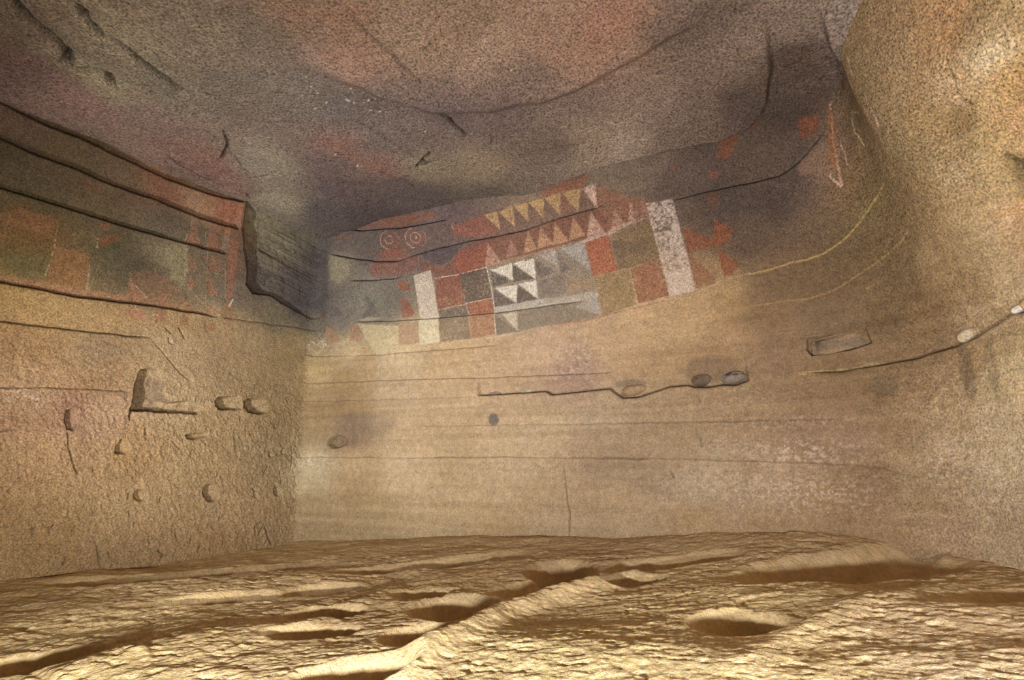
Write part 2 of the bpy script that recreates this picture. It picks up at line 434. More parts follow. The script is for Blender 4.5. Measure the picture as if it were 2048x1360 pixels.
# ---- niches cut into the left wall
recess(W, [(283,739),(300,734),(318,740),(324,756),(319,780),(322,796),(345,803),(380,800),(400,806),(409,820),(397,829),(360,826),(268,822),(264,844),(261,830),(266,800),(272,768)],
       .14, .012, (-1, -.35), .12, 'niche', 'tall L-shaped niche cut into the left wall', seed=101)
recess(W, [(315,812),(380,806),(405,815),(398,829),(350,827),(318,824)], .05, .012, (.2, -1), .0, None, seed=102)
recess(W, [(432,800),(440,794),(482,790),(486,806),(484,818),(470,821),(440,819),(432,812)], .13, .014, (-1, -.9), .0, 'niche', 'small rounded niche right of the L-shaped one', seed=103)
recess(W, [(489,802),(500,795),(533,796),(541,812),(536,826),(520,829),(495,824),(488,814)], .14, .016, (-1, -.9), .0, 'niche', 'small rounded niche nearest the back wall', seed=104)
recess(W, [(134,822),(148,814),(162,822),(160,850),(148,862),(136,858),(131,842)], .085, .012, (-1, -.3), .0, 'niche', 'shallow upright notch at the far left of the left wall', seed=105)
recess(W, [(247,874),(262,882),(268,900),(250,908),(232,906),(236,890)], .09, .014, (-1, -.5), .0, 'niche', 'wedge-shaped notch below the L-shaped niche', seed=106)
recess(W, [(373,870),(395,864),(422,864),(415,874),(392,880),(376,878)], .07, .012, (-.7, -1), .0, 'niche', 'flat shallow notch under the L-shaped niche', seed=107)
recess(W, circle(286, 991, 15, 13, 14, closed=True), .08, .016, (-1, -.4), .0, 'peg_hole', 'round peg hole low on the left wall, the left one of two', seed=108)
recess(W, circle(424, 985, 19, 19, 14, closed=True), .10, .018, (-1, -.6), .0, 'peg_hole', 'larger round peg hole low on the left wall, the right one of two', seed=109)
recess(W, circle(556, 983, 10, 10, 12, closed=True), .07, .012, (-1, -.4), .0, 'peg_hole', 'small peg hole low at the back corner', seed=110)
recess(W, [(506,976),(512,974),(518,986),(516,998),(508,996)], .025, .010, (-1, -.2), .1, 'peg_hole', 'narrow slit beside the small peg hole', seed=111)
recess(W, circle(543, 910, 5, 6, 8, closed=True), .02, .006, (-1, -.4), .2, 'peg_hole', seed=112)
recess(W, circle(566, 904, 5, 6, 8, closed=True), .02, .006, (-1, -.4), .2, 'peg_hole', seed=113)
recess(W, circle(295, 862, 5, 9, 8, closed=True), .03, .008, (-1, -.2), .2, 'peg_hole', seed=114)
recess(W, circle(22, 982, 6, 6, 8, closed=True), .025, .010, (-1, -.4), .2, 'peg_hole', seed=115)
recess(W, [(-20,848),(0,846),(30,850),(38,858),(0,864),(-20,864)], .04, .010, (0, -1), .0, 'niche', 'flat notch cut off by the left edge of the picture', seed=116)
recess(W, [(334,672),(343,678),(346,690),(336,684)], .02, .008, (-1, -1), .2, 'peg_hole', seed=117)
recess(W, [(651,888),(657,876),(672,869),(692,874),(694,888),(680,894),(660,897)], .09, .014, (-1, -.7), .0, 'niche', 'lone shallow notch low on the back wall beside the corner', seed=118)
recess(W, circle(862, 971, 6, 6, 8, closed=True), .02, .008, (-1, -.6), .2, 'peg_hole', seed=119)
# tool cuts and cracks
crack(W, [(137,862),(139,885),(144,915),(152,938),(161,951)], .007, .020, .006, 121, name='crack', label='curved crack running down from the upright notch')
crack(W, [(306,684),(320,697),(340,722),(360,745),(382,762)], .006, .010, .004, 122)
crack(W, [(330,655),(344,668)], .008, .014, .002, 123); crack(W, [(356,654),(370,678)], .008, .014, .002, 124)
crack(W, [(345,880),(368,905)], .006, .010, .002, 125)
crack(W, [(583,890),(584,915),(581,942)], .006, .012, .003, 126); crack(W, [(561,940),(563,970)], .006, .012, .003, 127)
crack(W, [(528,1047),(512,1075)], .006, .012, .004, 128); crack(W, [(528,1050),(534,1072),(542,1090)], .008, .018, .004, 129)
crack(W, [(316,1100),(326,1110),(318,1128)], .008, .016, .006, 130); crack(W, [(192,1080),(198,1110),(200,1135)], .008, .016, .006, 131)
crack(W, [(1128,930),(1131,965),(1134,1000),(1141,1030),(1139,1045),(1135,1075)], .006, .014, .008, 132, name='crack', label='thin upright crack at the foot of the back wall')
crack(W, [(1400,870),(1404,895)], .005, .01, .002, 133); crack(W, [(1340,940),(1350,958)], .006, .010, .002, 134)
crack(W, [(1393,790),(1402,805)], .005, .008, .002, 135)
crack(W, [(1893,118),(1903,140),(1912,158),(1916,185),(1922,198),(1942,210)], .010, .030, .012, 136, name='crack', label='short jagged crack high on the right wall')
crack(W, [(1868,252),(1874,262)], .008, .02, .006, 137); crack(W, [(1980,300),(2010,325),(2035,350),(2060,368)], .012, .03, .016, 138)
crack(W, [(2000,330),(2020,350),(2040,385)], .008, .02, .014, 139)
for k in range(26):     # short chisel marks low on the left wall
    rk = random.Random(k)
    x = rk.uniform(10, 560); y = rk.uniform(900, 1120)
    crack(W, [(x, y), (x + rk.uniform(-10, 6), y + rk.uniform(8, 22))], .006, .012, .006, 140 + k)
# relief of the right wall top
for cx, cy, r, dp in [(1950,110,.25,-.05),(2000,230,.20,.05),(1890,270,.12,.05),(2040,360,.2,.06),(1900,40,.2,.03),(1960,330,.15,-.04)]:
    P = W.uv([(cx, cy)])[0]
    W.D += dp * np.exp(-((U - P[0]) ** 2 + (V - P[1]) ** 2) / r ** 2)

# ---- sockets for the embedded stones of the ledge
def socket(pts, depth, seed, dirn=(-.3, -1)):
    recess(W, pts, depth, .010, dirn, .25, None, seed=seed)
socket([(1612,676),(1700,660),(1733,654),(1746,686),(1700,700),(1622,711),(1613,700)], .050, 161)

# ================================================================== painted frieze of the back wall
RED = (150,82,62); DRED = (128,78,66); GREY = (97,85,77); TAN = (208,165,112); PINK = (205,162,142); WHITE = (222,206,188); BROWN = (122,94,82)
Pn = 'painted_'
def tri(pts, c, lab=None, **k): paint(W, pts, c, name='painted_triangle', label=lab, **k)
def sq(pts, c, lab=None, **k): paint(W, pts, c, name='painted_square', label=lab, **k)
# grounds
paint(W, [(660,470),(760,462),(860,452),(960,430),(1000,466),(920,482),(830,505),(790,517),(720,512),(665,500)], (112,92,80), .6, .02, .1, .02)
paint(W, [(655,457),(700,447),(790,432),(864,421),(872,432),(800,448),(700,458)], (140,84,62), .85, .008, .25, .012, name='red_band', label='thin faded red band above the spirals')
paint(W, [(662,470),(690,468),(700,478),(675,480)], (138,84,70), .6, .01, .3, .01)
paint(W, [(712,478),(740,470),(758,480),(757,494),(730,492),(712,488)], (104,94,86), .8, .010, .1, .008)
paint(W, [(658,510),(697,514),(700,552),(680,566),(660,560)], (152,138,112), .8, .010, .1, .010)
paint(W, [(745,515),(790,503),(815,506),(838,520),(830,540),(790,550),(742,555),(735,535)], (136,86,74), .9, .012, .2, .014, name='red_band', label='faded red patch under the two spirals')
paint(W, [(842,498),(880,488),(912,484),(915,500),(900,520),(880,530),(860,522),(840,508)], (94,79,79), .9, .008, .05, .008, name='dark_band', label='dark violet patch right of the spirals')
paint(W, [(838,522),(860,524),(885,532),(912,520),(950,548),(870,553),(840,540)], DRED, .9, .006, .2, .006)
paint(W, circle(778, 478, 23, 22, 16, closed=True) , (134,84,70), .8, .010, .4, .012, name='painted_spiral', label='left one of the two red disks with a white spiral')
paint(W, [(757,500),(800,492),(812,498),(780,512),(757,513)], (142,80,64), .8, .008, .2, .008)
paint(W, circle(828, 475, 24, 19, 16, closed=True), (134,86,74), .8, .010, .4, .012, name='painted_spiral', label='right one of the two red disks, white rings brighter')
for cx, cy, r0, r1 in [(777,479,18,8),(829,474,20,10)]:
    line(W, circle(cx, cy, r1, r1, 18, 20, 360), (214,170,150), .004, .75, .25)
    line(W, circle(cx, cy, r0, r0, 18, 100, 250), (214,172,152), .004, .8, .25)
    line(W, circle(cx, cy, r0, r0, 14, -60, 50), (204,150,130), .004, .5, .4)
paint(W, circle(830, 474, 3, 3, 8, closed=True), (214,170,150), .8, .003, .1, .002)
paint(W, [(900,452),(930,440),(966,425),(1000,460),(950,472),(905,470)], (146,84,70), .9, .010, .25, .010, name='red_band', label='red patch before the yellow triangles with a faint small spiral')
line(W, circle(923, 452, 8, 8, 16, 0, 330), (190,135,118), .0035, .6, .3); line(W, [(903,447),(902,453),(907,458)], (205,160,140), .0035, .7, .2)
line(W, [(836,511),(835,528)], (200,150,130), .0035, .6, .3); line(W, circle(836, 518, 10, 8, 10, -80, 60), (190,140,120), .0035, .4, .4)
# streaks above the frieze
paint(W, [(1075,376),(1116,363),(1178,347),(1162,375),(1120,384),(1086,392)], (150,82,60), .85, .012, .2, .014, name='red_band', label='lower red streak above the yellow triangles')
paint(W, [(1116,344),(1147,328),(1217,318),(1240,314),(1209,330),(1147,345)], (155,82,55), .8, .012, .25, .014, name='red_band', label='upper red streak close under the ceiling bulge')
paint(W, [(1130,350),(1170,342),(1165,356),(1130,362)], (98,90,80), .7, .010, .1, .010)
# upper band
paint(W, [(962,425),(1052,403),(1120,382),(1192,365),(1196,414),(1123,429),(1051,455),(1000,466),(990,455)], BROWN, .95, .006, .1, .004, name='painted_frieze', label='brown ground behind the row of yellow triangles')
paint(W, [(1116,400),(1124,388),(1142,402),(1145,420),(1120,424)], (142,92,76), .7, .008, .1, .006)
paint(W, [(1190,367),(1220,380),(1250,392),(1300,402),(1310,440),(1262,444),(1215,466),(1190,440),(1192,414)], (152,96,76), .85, .010, .25, .014, name='painted_frieze', label='worn red ground right of the yellow triangles')
paint(W, [(912,503),(950,480),(995,467),(1051,457),(1123,431),(1192,416),(1215,440),(1213,468),(1168,478),(1073,503),(1006,518),(970,534),(915,548),(898,530)], DRED, .95, .006, .15, .006, name='painted_frieze', label='red ground behind the second row of triangles')
paint(W, [(914,504),(940,496),(972,490),(970,532),(918,546),(908,525)], (152,84,64), .85, .010, .15, .008)
tri([(966,427),(992,421),(997,458)], TAN, 'leftmost of the yellow triangles pointing down, wider than tall')
tri([(994,421),(1023,410),(1027,451)], TAN, 'second yellow triangle from the left in the top row')
tri([(1024,409),(1053,403),(1054,440)], TAN, 'third yellow triangle from the left in the top row')
tri([(1054,403),(1086,393),(1084,433)], TAN, 'fourth yellow triangle from the left in the top row')
tri([(1087,394),(1120,384),(1116,425)], TAN, 'fifth yellow triangle from the left in the top row')
tri([(1121,383),(1161,374),(1154,420)], TAN, 'sixth yellow triangle from the left in the top row')
tri([(1162,375),(1190,366),(1194,415)], (222,182,165), 'pinkish white triangle ending the top row', wear=.35)
tri([(974,485),(1001,524),(968,534)], (196,148,128), 'first pink triangle of the second row above the dark square', wear=.3)
tri([(1020,477),(1037,506),(1009,514)], (182,132,116), 'second pink triangle of the second row', wear=.3)
tri([(1054,458),(1073,497),(1046,506)], (205,158,118), 'tan triangle third in the second row')
tri([(1080,451),(1106,488),(1073,497)], (205,155,118), 'tan triangle fourth in the second row')
tri([(1108,445),(1138,482),(1105,489)], (208,158,118), 'tan triangle fifth in the second row')
tri([(1144,433),(1171,469),(1137,481)], (200,148,115), 'tan triangle sixth in the second row')
tri([(1181,422),(1210,465),(1172,479)], (212,168,148), 'pale pink triangle seventh in the second row', wear=.25)
tri([(1227,420),(1251,446),(1220,463)], (205,155,138), 'speckled pink triangle left of the worn one', wear=.4)
tri([(1260,404),(1283,432),(1256,446)], (208,165,148), 'speckled pink triangle beside the wide white bar', wear=.45)
paint(W, [(1160,482),(1212,464),(1212,469),(1162,488)], (218,190,176), .8, .006, .4, .005)
paint(W, [(1212,462),(1262,441),(1300,428),(1300,436),(1262,448),(1214,470)], (214,180,165), .75, .008, .45, .006)
paint(W, [(1282,400),(1296,405),(1300,432),(1284,434)], (205,170,150), .6, .008, .5, .008)
# squares left of the chequer
sq([(868,556),(919,548),(928,607),(873,619)], (138,76,60), 'dull red square right of the narrow white bar')
sq([(917,547),(971,533),(985,594),(928,605)], (92,80,72), 'large dark grey square left of the white triangles')
sq([(876,620),(932,608),(938,631),(878,638)], (104,92,84), 'small grey square under the dull red one')
sq([(932,605),(983,594),(986,624),(938,632)], (156,82,62), 'small bright red square above the bedding line')
sq([(878,639),(936,632),(941,677),(880,684)], (136,117,96), 'grey-tan square below the bedding line')
sq([(939,633),(987,626),(991,668),(943,677)], (168,114,86), 'faded red square below the bedding line')
paint(W, [(793,559),(811,563),(823,580),(797,581)], (146,80,62), .9, .006, .15, .006, name='painted_triangle', label='small red wedge left of the narrow white bar, the upper one')
paint(W, [(799,591),(812,598),(828,624),(822,632),(802,634)], (145,80,62), .9, .006, .15, .006, name='painted_triangle', label='red wedge left of the narrow white bar, the lower one')
paint(W, [(797,646),(836,644),(839,685),(799,690)], (176,138,108), .85, .006, .1, .005, name='painted_square', label='faded pink square at the foot of the narrow white bar')
paint(W, [(716,648),(797,652),(798,700),(757,709),(740,690)], (206,182,142), .8, .010, .1, .008, name='pale_patch', label='cream patch at the lower left end of the frieze')
paint(W, [(651,650),(676,670),(679,682),(651,684)], (166,124,92), .8, .006, .15, .005, name='painted_triangle', label='faded red triangle nearest the corner')
paint(W, [(701,648),(713,649),(727,668),(724,682),(701,681)], (166,124,94), .8, .006, .15, .005, name='painted_triangle', label='faded red triangle left of the cream patch')
paint(W, [(731,690),(742,695),(752,715),(750,750),(748,820),(735,830),(690,820),(700,740)], (172,138,96), .45, .030, .05, .02)
paint(W, [(728,585),(750,610),(753,625),(720,640),(735,615)], (94,84,78), .7, .012, .05, .010)
paint(W, [(716,640),(735,634),(760,636),(740,641)], (185,165,135), .8, .008, .1, .005)
paint(W, [(655,612),(680,616),(684,630),(660,634)], (100,86,80), .7, .010, .1, .01)
paint(W, [(633,630),(645,630),(645,637),(635,637)], (132,78,66), .7, .006, .1, .005)
paint(W, [(825,550),(860,539),(868,585),(876,637),(840,640),(832,595)], (208,186,166), .95, .004, .15, .003, name='painted_bar', label='upright narrow white bar left of the squares, upper length')
paint(W, [(837,641),(876,638),(879,684),(840,690)], (218,198,164), .95, .004, .08, .003, name='painted_bar', label='creamy foot of the narrow white bar below the bedding line')
# chequer field
paint(W, [(973,536),(1168,482),(1204,630),(1165,640),(1040,664),(992,670)], (146,130,116), .9, .006, .1, .003, name='painted_frieze', label='greyish field carrying the white triangles')
tri([(977,538),(1022,525),(1025,559)], WHITE, 'white triangle at the upper left of the field', wear=.1)
tri([(1026,526),(1068,515),(1070,557)], WHITE, 'white triangle right of the first in the upper row', wear=.1)
tri([(977,540),(1023,561),(985,574)], GREY, 'dark triangle under the first white triangle')
tri([(1024,529),(1068,556),(1026,563)], GREY, 'dark triangle under the second white triangle')
tri([(987,575),(1033,568),(1031,605)], WHITE, 'white triangle at the left of the lower row', wear=.1)
tri([(1034,567),(1071,560),(1076,597)], WHITE, 'second white triangle of the lower row', wear=.1)
tri([(985,577),(1029,606),(987,612)], GREY, 'dark triangle under the lower left white triangle')
tri([(1034,571),(1075,597),(1033,605)], GREY, 'dark triangle under the lower second white triangle')
paint(W, [(985,614),(1076,598),(1132,592),(1195,580),(1198,592),(1165,601),(988,624)], (190,174,158), .85, .006, .15, .005, name='painted_bar', label='pale strip along the bedding line under the triangles')
tri([(1073,508),(1111,498),(1114,534)], (178,162,150), 'faded white triangle right of the crisp ones', soft=.010, wear=.2)
tri([(1118,495),(1167,482),(1181,541)], (174,162,152), 'large blurred white triangle at the upper right of the field', soft=.012, wear=.2)
tri([(1069,519),(1110,541),(1073,558)], (114,100,92), 'dark triangle of the blurred third column', soft=.006)
tri([(1114,505),(1140,537),(1120,548)], (122,106,97), 'blurred dark triangle of the fourth column', soft=.010)
paint(W, [(1076,561),(1126,548),(1132,585),(1080,597)], (130,114,104), .7, .010, .1, .008)
paint(W, [(1130,560),(1180,552),(1186,575),(1134,586)], (168,138,108), .7, .012, .1, .01)
tri([(1003,629),(1033,622),(1036,662)], (206,186,158), 'white triangle below the bedding line', wear=.1)
tri([(989,630),(1034,662),(992,668)], (132,114,95), 'grey-tan triangle below the bedding line')
paint(W, [(1036,626),(1130,608),(1200,630),(1165,638),(1038,660)], (144,126,106), .85, .008, .1, .006)
tri([(1150,614),(1192,588),(1203,631)], (182,166,154), 'pale triangle at the lower right of the field', soft=.008, wear=.2)
# squares right of the chequer
sq([(1170,485),(1216,468),(1234,540),(1185,552)], (176,90,66), 'bright red square right of the triangle field')
paint(W, [(1222,480),(1248,478),(1250,534),(1234,536)], (104,88,80), .8, .012, .05, .010)
sq([(1232,467),(1298,437),(1319,515),(1262,533),(1236,538)], (134,110,84), 'brown square against the wide white bar')
paint(W, [(1240,490),(1290,478),(1296,500),(1245,508)], (112,94,80), .6, .02, .05, .02)
sq([(1187,554),(1258,536),(1272,610),(1204,629)], (152,126,92), 'large tan square under the bright red one')
sq([(1259,536),(1318,517),(1337,590),(1276,606)], (160,98,76), 'worn red square left of the wide white bar')
paint(W, [(1291,407),(1346,397),(1358,450),(1393,579),(1339,592),(1320,515)], (218,194,180), .95, .004, .36, .004, name='painted_bar', label='wide speckled white bar at the right end of the squares', wears=.016)
paint(W, [(1330,545),(1380,530),(1392,579),(1339,592)], (224,198,182), .7, .010, .1, .006)
# red shapes right of the wide bar
tri([(1366,455),(1422,478),(1425,492),(1375,506)], (150,80,56), 'upper red wedge right of the wide white bar', op=.9, wear=.25, soft=.006)
tri([(1377,508),(1431,552),(1431,566),(1388,577)], (152,92,68), 'lower faded red wedge right of the wide white bar', op=.8, wear=.3, soft=.006)
tri([(1430,438),(1467,462),(1452,488),(1423,492)], (150,80,54), 'red triangle farthest right, the upper one', op=.9, wear=.2, soft=.006)
tri([(1433,495),(1478,530),(1464,549),(1447,551)], (150,80,56), 'red triangle farthest right, the lower one', op=.9, wear=.2, soft=.006)
paint(W, [(1412,380),(1436,384),(1440,412),(1420,420)], (128,80,64), .6, .010, .3, .012)
paint(W, [(1428,270),(1452,258),(1477,256),(1474,286),(1458,317),(1434,316),(1440,292)], (150,82,52), .85, .010, .25, .016, name='red_patch', label='orange-red smear above the wide white bar')
paint(W, [(1415,352),(1424,342),(1436,344),(1432,356)], (150,84,58), .8, .008, .25, .010)
paint(W, [(1340,320),(1356,332),(1350,346)], (150,84,58), .6, .008, .3, .010)
paint(W, [(1494,248),(1512,233),(1518,246),(1500,256)], (148,84,58), .8, .008, .2, .008)
paint(W, [(1596,240),(1622,228),(1636,234),(1632,262),(1600,276)], (146,82,56), .85, .010, .2, .014, name='red_patch', label='orange-red smear at the dark corner under the right ceiling edge')
paint(W, [(1620,186),(1642,180),(1644,200),(1622,204)], (140,82,60), .7, .010, .3, .012)
line(W, [(1204,636),(1275,612),(1340,596),(1395,583),(1440,562),(1500,547)], (214,182,156), .005, .65, .35)
line(W, [(1100,650),(1165,642),(1240,622),(1330,600)], (160,98,76), .008, .6, .35)
line(W, [(868,556),(917,547),(971,533)], (222,198,178), .004, .8, .25); line(W, [(971,533),(984,594),(991,668)], (226,206,188), .0045, .85, .2)
line(W, [(928,606),(983,594)], (222,198,178), .004, .8, .2); line(W, [(873,619),(928,607)], (205,175,150), .0035, .6, .3)
line(W, [(926,590),(928,606),(937,630)], (216,190,168), .004, .7, .3); line(W, [(880,688),(945,680),(1000,672),(1100,652)], (205,180,140), .008, .5, .2)
line(W, [(1259,540),(1276,606)], (216,188,164), .0035, .6, .4); line(W, [(976,538),(1168,482)], (150,104,90), .004, .5, .3)

# ---- painted frieze of the left wall
paint(W, [(318,498),(345,488),(372,492),(376,540),(366,575),(345,560),(325,530)], (142,128,94), .65, .014, .3, .016)
paint(W, [(178,500),(240,492),(262,512),(262,570),(240,590),(180,578)], (76,68,50), .5, .012, .1, .012, name='painted_square', label='dark square right of the orange one on the left wall')
OR = (138,78,44)
paint(W, [(12,424),(50,420),(108,438),(108,474),(60,462),(12,450)], (114,70,40), .65, .014, .25, .02, name='painted_square', label='faded orange square on the left wall, the far left one')
paint(W, [(20,405),(52,408),(50,426),(22,424)], (112,74,40), .6, .014, .3, .02)
sq([(106,493),(179,510),(174,576),(96,559)], (118,72,40), 'orange square in the middle of the left wall', op=.75, wear=.2, soft=.008)
paint(W, [(194,476),(224,470),(242,480),(226,488),(193,497)], (112,70,44), .7, .010, .25, .014, name='painted_square', label='small orange patch right of the middle square')
paint(W, circle(210, 453, 9, 9, 8, closed=True), (120,70,42), .7, .012, .2, .012)
paint(W, circle(4, 470, 8, 6, 8, closed=True), (128,74,42), .7, .012, .2, .012)
paint(W, [(-20,545),(0,547),(93,560),(179,578),(259,590),(320,600),(388,617),(388,627),(299,611),(166,593),(93,578),(0,556),(-20,552)], (146,92,66), .7, .008, .25, .010, name='red_band', label='long red band along the straight ledge of the left wall')
paint(W, [(262,562),(262,545),(300,540),(345,560),(365,590),(375,610),(330,608),(299,600),(259,592)], (130,90,66), .5, .014, .3, .016)
for pts, lab in [([(387,441),(404,490),(375,484)], 'upper left red triangle near the left corner'), ([(422,445),(444,500),(414,497)], 'tall red triangle beside the corner hollow'),
                 ([(420,511),(443,545),(413,542)], 'red triangle directly below the tall one'), ([(416,552),(436,590),(414,590)], 'third red triangle down from the tall one'),
                 ([(375,506),(394,532),(378,545)], None), ([(375,549),(394,572),(378,582)], None),
                 ([(319,572),(346,607),(322,600)], None), ([(262,561),(300,600),(259,593)], 'red triangle above the long red band'),
                 ([(374,598),(396,624),(374,623)], None), ([(417,605),(441,627),(415,627)], None),
                 ([(312,612),(332,619),(333,643),(308,645)], None), ([(362,628),(376,632),(378,652),(360,650)], None), ([(408,640),(430,650),(430,664),(408,662)], None)]:
    paint(W, pts, (144,92,68), .85, .006, .3, .007, name='painted_triangle', label=lab)
paint(W, [(243,612),(279,618),(300,643),(262,637)], (168,108,80), .8, .012, .2, .012, name='red_patch', label='pinkish red patch just below the straight ledge')
paint(W, [(456,480),(475,484),(468,560),(464,594),(449,602),(452,560)], (152,94,72), .8, .008, .25, .010, name='red_band', label='upright red strip beside the corner hollow')
paint(W, [(450,402),(488,412),(482,428),(477,442),(442,434)], (150,88,64), .75, .014, .2, .016, name='red_patch', label='red patch at the end of the topmost layer')
paint(W, [(448,604),(470,610),(470,650),(448,650)], (150,108,78), .6, .012, .2, .014)
paint(W, [(168,373),(175,360),(210,374),(202,384)], (108,68,48), .6, .014, .3, .014)
for pts in [[(411,440),(413,520),(412,560),(414,630)],[(447,500),(449,600),(446,680)],[(365,540),(412,546),(448,552)],[(384,436),(370,490),(368,560)],[(320,605),(330,640)],[(362,555),(400,600),(440,630)],
            [(262,560),(310,606)],[(115,440),(108,500),(94,550)],[(194,478),(192,500)],[(180,512),(178,580)],[(305,630),(400,632),(446,632)],[(404,638),(430,664)]]:
    line(W, pts, (192,164,122), .004, .5, .45)
line(W, [(458,612),(464,600)], (225,195,170), .010, .8, .1)
# scraped streaks at the top of the right wall
for pts, w, c in [([(1658,205),(1662,250),(1668,290),(1676,335),(1682,368)], .012, (214,170,145)), ([(1650,130),(1656,160),(1664,185)], .006, (190,160,132)),
                  ([(1660,350),(1668,362),(1680,372)], .012, (220,185,160)), ([(1682,290),(1690,310),(1694,330)], .007, (216,180,155)),
                  ([(1692,115),(1696,122)], .010, (214,190,165)), ([(1698,136),(1704,150)], .009, (214,190,165)), ([(1703,222),(1702,240),(1710,265),(1726,290)], .009, (208,182,150)),
                  ([(1702,226),(1716,224)], .007, (200,176,146)), ([(1732,195),(1736,208)], .007, (205,180,150)), ([(1742,218),(1750,235),(1756,250)], .012, (216,180,160))]:
    line(W, pts, c, w, .85, .25, name='scraped_streak')
paint(W, [(1652,215),(1664,220),(1676,300),(1668,345),(1655,320)], (170,108,72), .75, .014, .15, .012, name='red_patch', label='rusty stripe beside the scraped streaks at the right corner')
paint(W, [(1590,330),(1610,305),(1650,290),(1654,320),(1640,345),(1600,350)], (160,128,108), .7, .014, .2, .02)

# darker and paler patches that end in the faces
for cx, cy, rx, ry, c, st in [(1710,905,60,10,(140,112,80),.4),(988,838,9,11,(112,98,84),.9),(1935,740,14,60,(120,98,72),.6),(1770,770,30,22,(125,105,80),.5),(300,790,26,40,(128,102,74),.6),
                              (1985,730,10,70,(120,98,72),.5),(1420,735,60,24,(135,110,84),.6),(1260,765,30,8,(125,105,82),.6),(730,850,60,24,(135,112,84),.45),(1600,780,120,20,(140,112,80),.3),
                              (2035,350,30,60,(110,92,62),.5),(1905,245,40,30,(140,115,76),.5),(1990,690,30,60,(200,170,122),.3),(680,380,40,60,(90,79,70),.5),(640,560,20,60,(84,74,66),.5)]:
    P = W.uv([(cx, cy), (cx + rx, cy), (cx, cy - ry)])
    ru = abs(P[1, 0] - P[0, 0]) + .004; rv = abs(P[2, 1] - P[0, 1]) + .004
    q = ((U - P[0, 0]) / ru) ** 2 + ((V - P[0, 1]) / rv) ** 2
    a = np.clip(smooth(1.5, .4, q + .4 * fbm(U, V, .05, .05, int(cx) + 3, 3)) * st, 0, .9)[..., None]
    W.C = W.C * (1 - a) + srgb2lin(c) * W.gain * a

# ------------------------------------------------------------------ ceiling
def ceil_z(x, y):
    z = 2.665 + .045 * smooth(-1.5, 2.0, x)
    z = z + .10 * np.exp(-(((x - .3) / 1.3) ** 2 + ((y - 2.4) / .8) ** 2))     # shallow dome
    z = z - .10 * np.exp(-((x + 1.75) ** 2 + (y - 4.7) ** 2) / .5 ** 2)         # the roof comes down into the left corner
    return z
cus = spaced([(-3.6, -2.6, .03), (-2.6, 2.35, .0085)])
cvs = spaced([(-.9, 1.55, .05), (1.55, 3.2, .0080), (3.2, 5.0, .0095)])
CE = Surf(cus, cvs, lambda x, y: np.stack([x, y, ceil_z(x, y)], -1), lambda x, y: np.stack([0 * x, 0 * x, 1 + 0 * x], -1))
print('ceiling grid', CE.U.shape, CE.U.size)
CEILC = [  # tones as lit; left corner lightened to make up for weak light there
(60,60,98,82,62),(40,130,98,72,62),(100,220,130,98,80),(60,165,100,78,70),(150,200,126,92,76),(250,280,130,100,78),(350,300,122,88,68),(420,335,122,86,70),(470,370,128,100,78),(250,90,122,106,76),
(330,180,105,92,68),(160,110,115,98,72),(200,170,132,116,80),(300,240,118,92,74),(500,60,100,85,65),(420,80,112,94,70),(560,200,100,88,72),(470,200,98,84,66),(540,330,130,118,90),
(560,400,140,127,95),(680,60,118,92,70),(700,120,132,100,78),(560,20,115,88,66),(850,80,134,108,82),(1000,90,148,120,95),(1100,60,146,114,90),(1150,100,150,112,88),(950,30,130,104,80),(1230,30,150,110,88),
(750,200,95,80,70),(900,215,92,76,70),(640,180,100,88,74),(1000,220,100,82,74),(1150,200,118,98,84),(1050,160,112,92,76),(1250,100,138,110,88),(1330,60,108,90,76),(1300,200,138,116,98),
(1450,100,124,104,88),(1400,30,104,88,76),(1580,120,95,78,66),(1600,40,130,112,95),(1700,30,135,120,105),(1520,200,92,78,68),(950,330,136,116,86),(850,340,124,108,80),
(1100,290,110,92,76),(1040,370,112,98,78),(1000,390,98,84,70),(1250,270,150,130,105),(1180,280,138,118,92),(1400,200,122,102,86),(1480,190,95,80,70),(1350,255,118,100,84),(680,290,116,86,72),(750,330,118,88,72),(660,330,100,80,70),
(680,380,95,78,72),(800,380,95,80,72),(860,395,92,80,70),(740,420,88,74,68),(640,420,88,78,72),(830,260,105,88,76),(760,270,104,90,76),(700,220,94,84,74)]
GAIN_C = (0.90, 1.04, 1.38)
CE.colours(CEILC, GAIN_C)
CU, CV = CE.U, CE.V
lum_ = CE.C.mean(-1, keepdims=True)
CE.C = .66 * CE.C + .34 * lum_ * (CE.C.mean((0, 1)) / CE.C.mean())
CE.D += .035 * fbm(CU, CV, .9, .8, 201, 3) + .012 * fbm(CU, CV, .30, .28, 203, 4, .6) + .0035 * fbm(CU, CV, .05, .05, 205, 3, .7)
CE.G[:] = 1.15
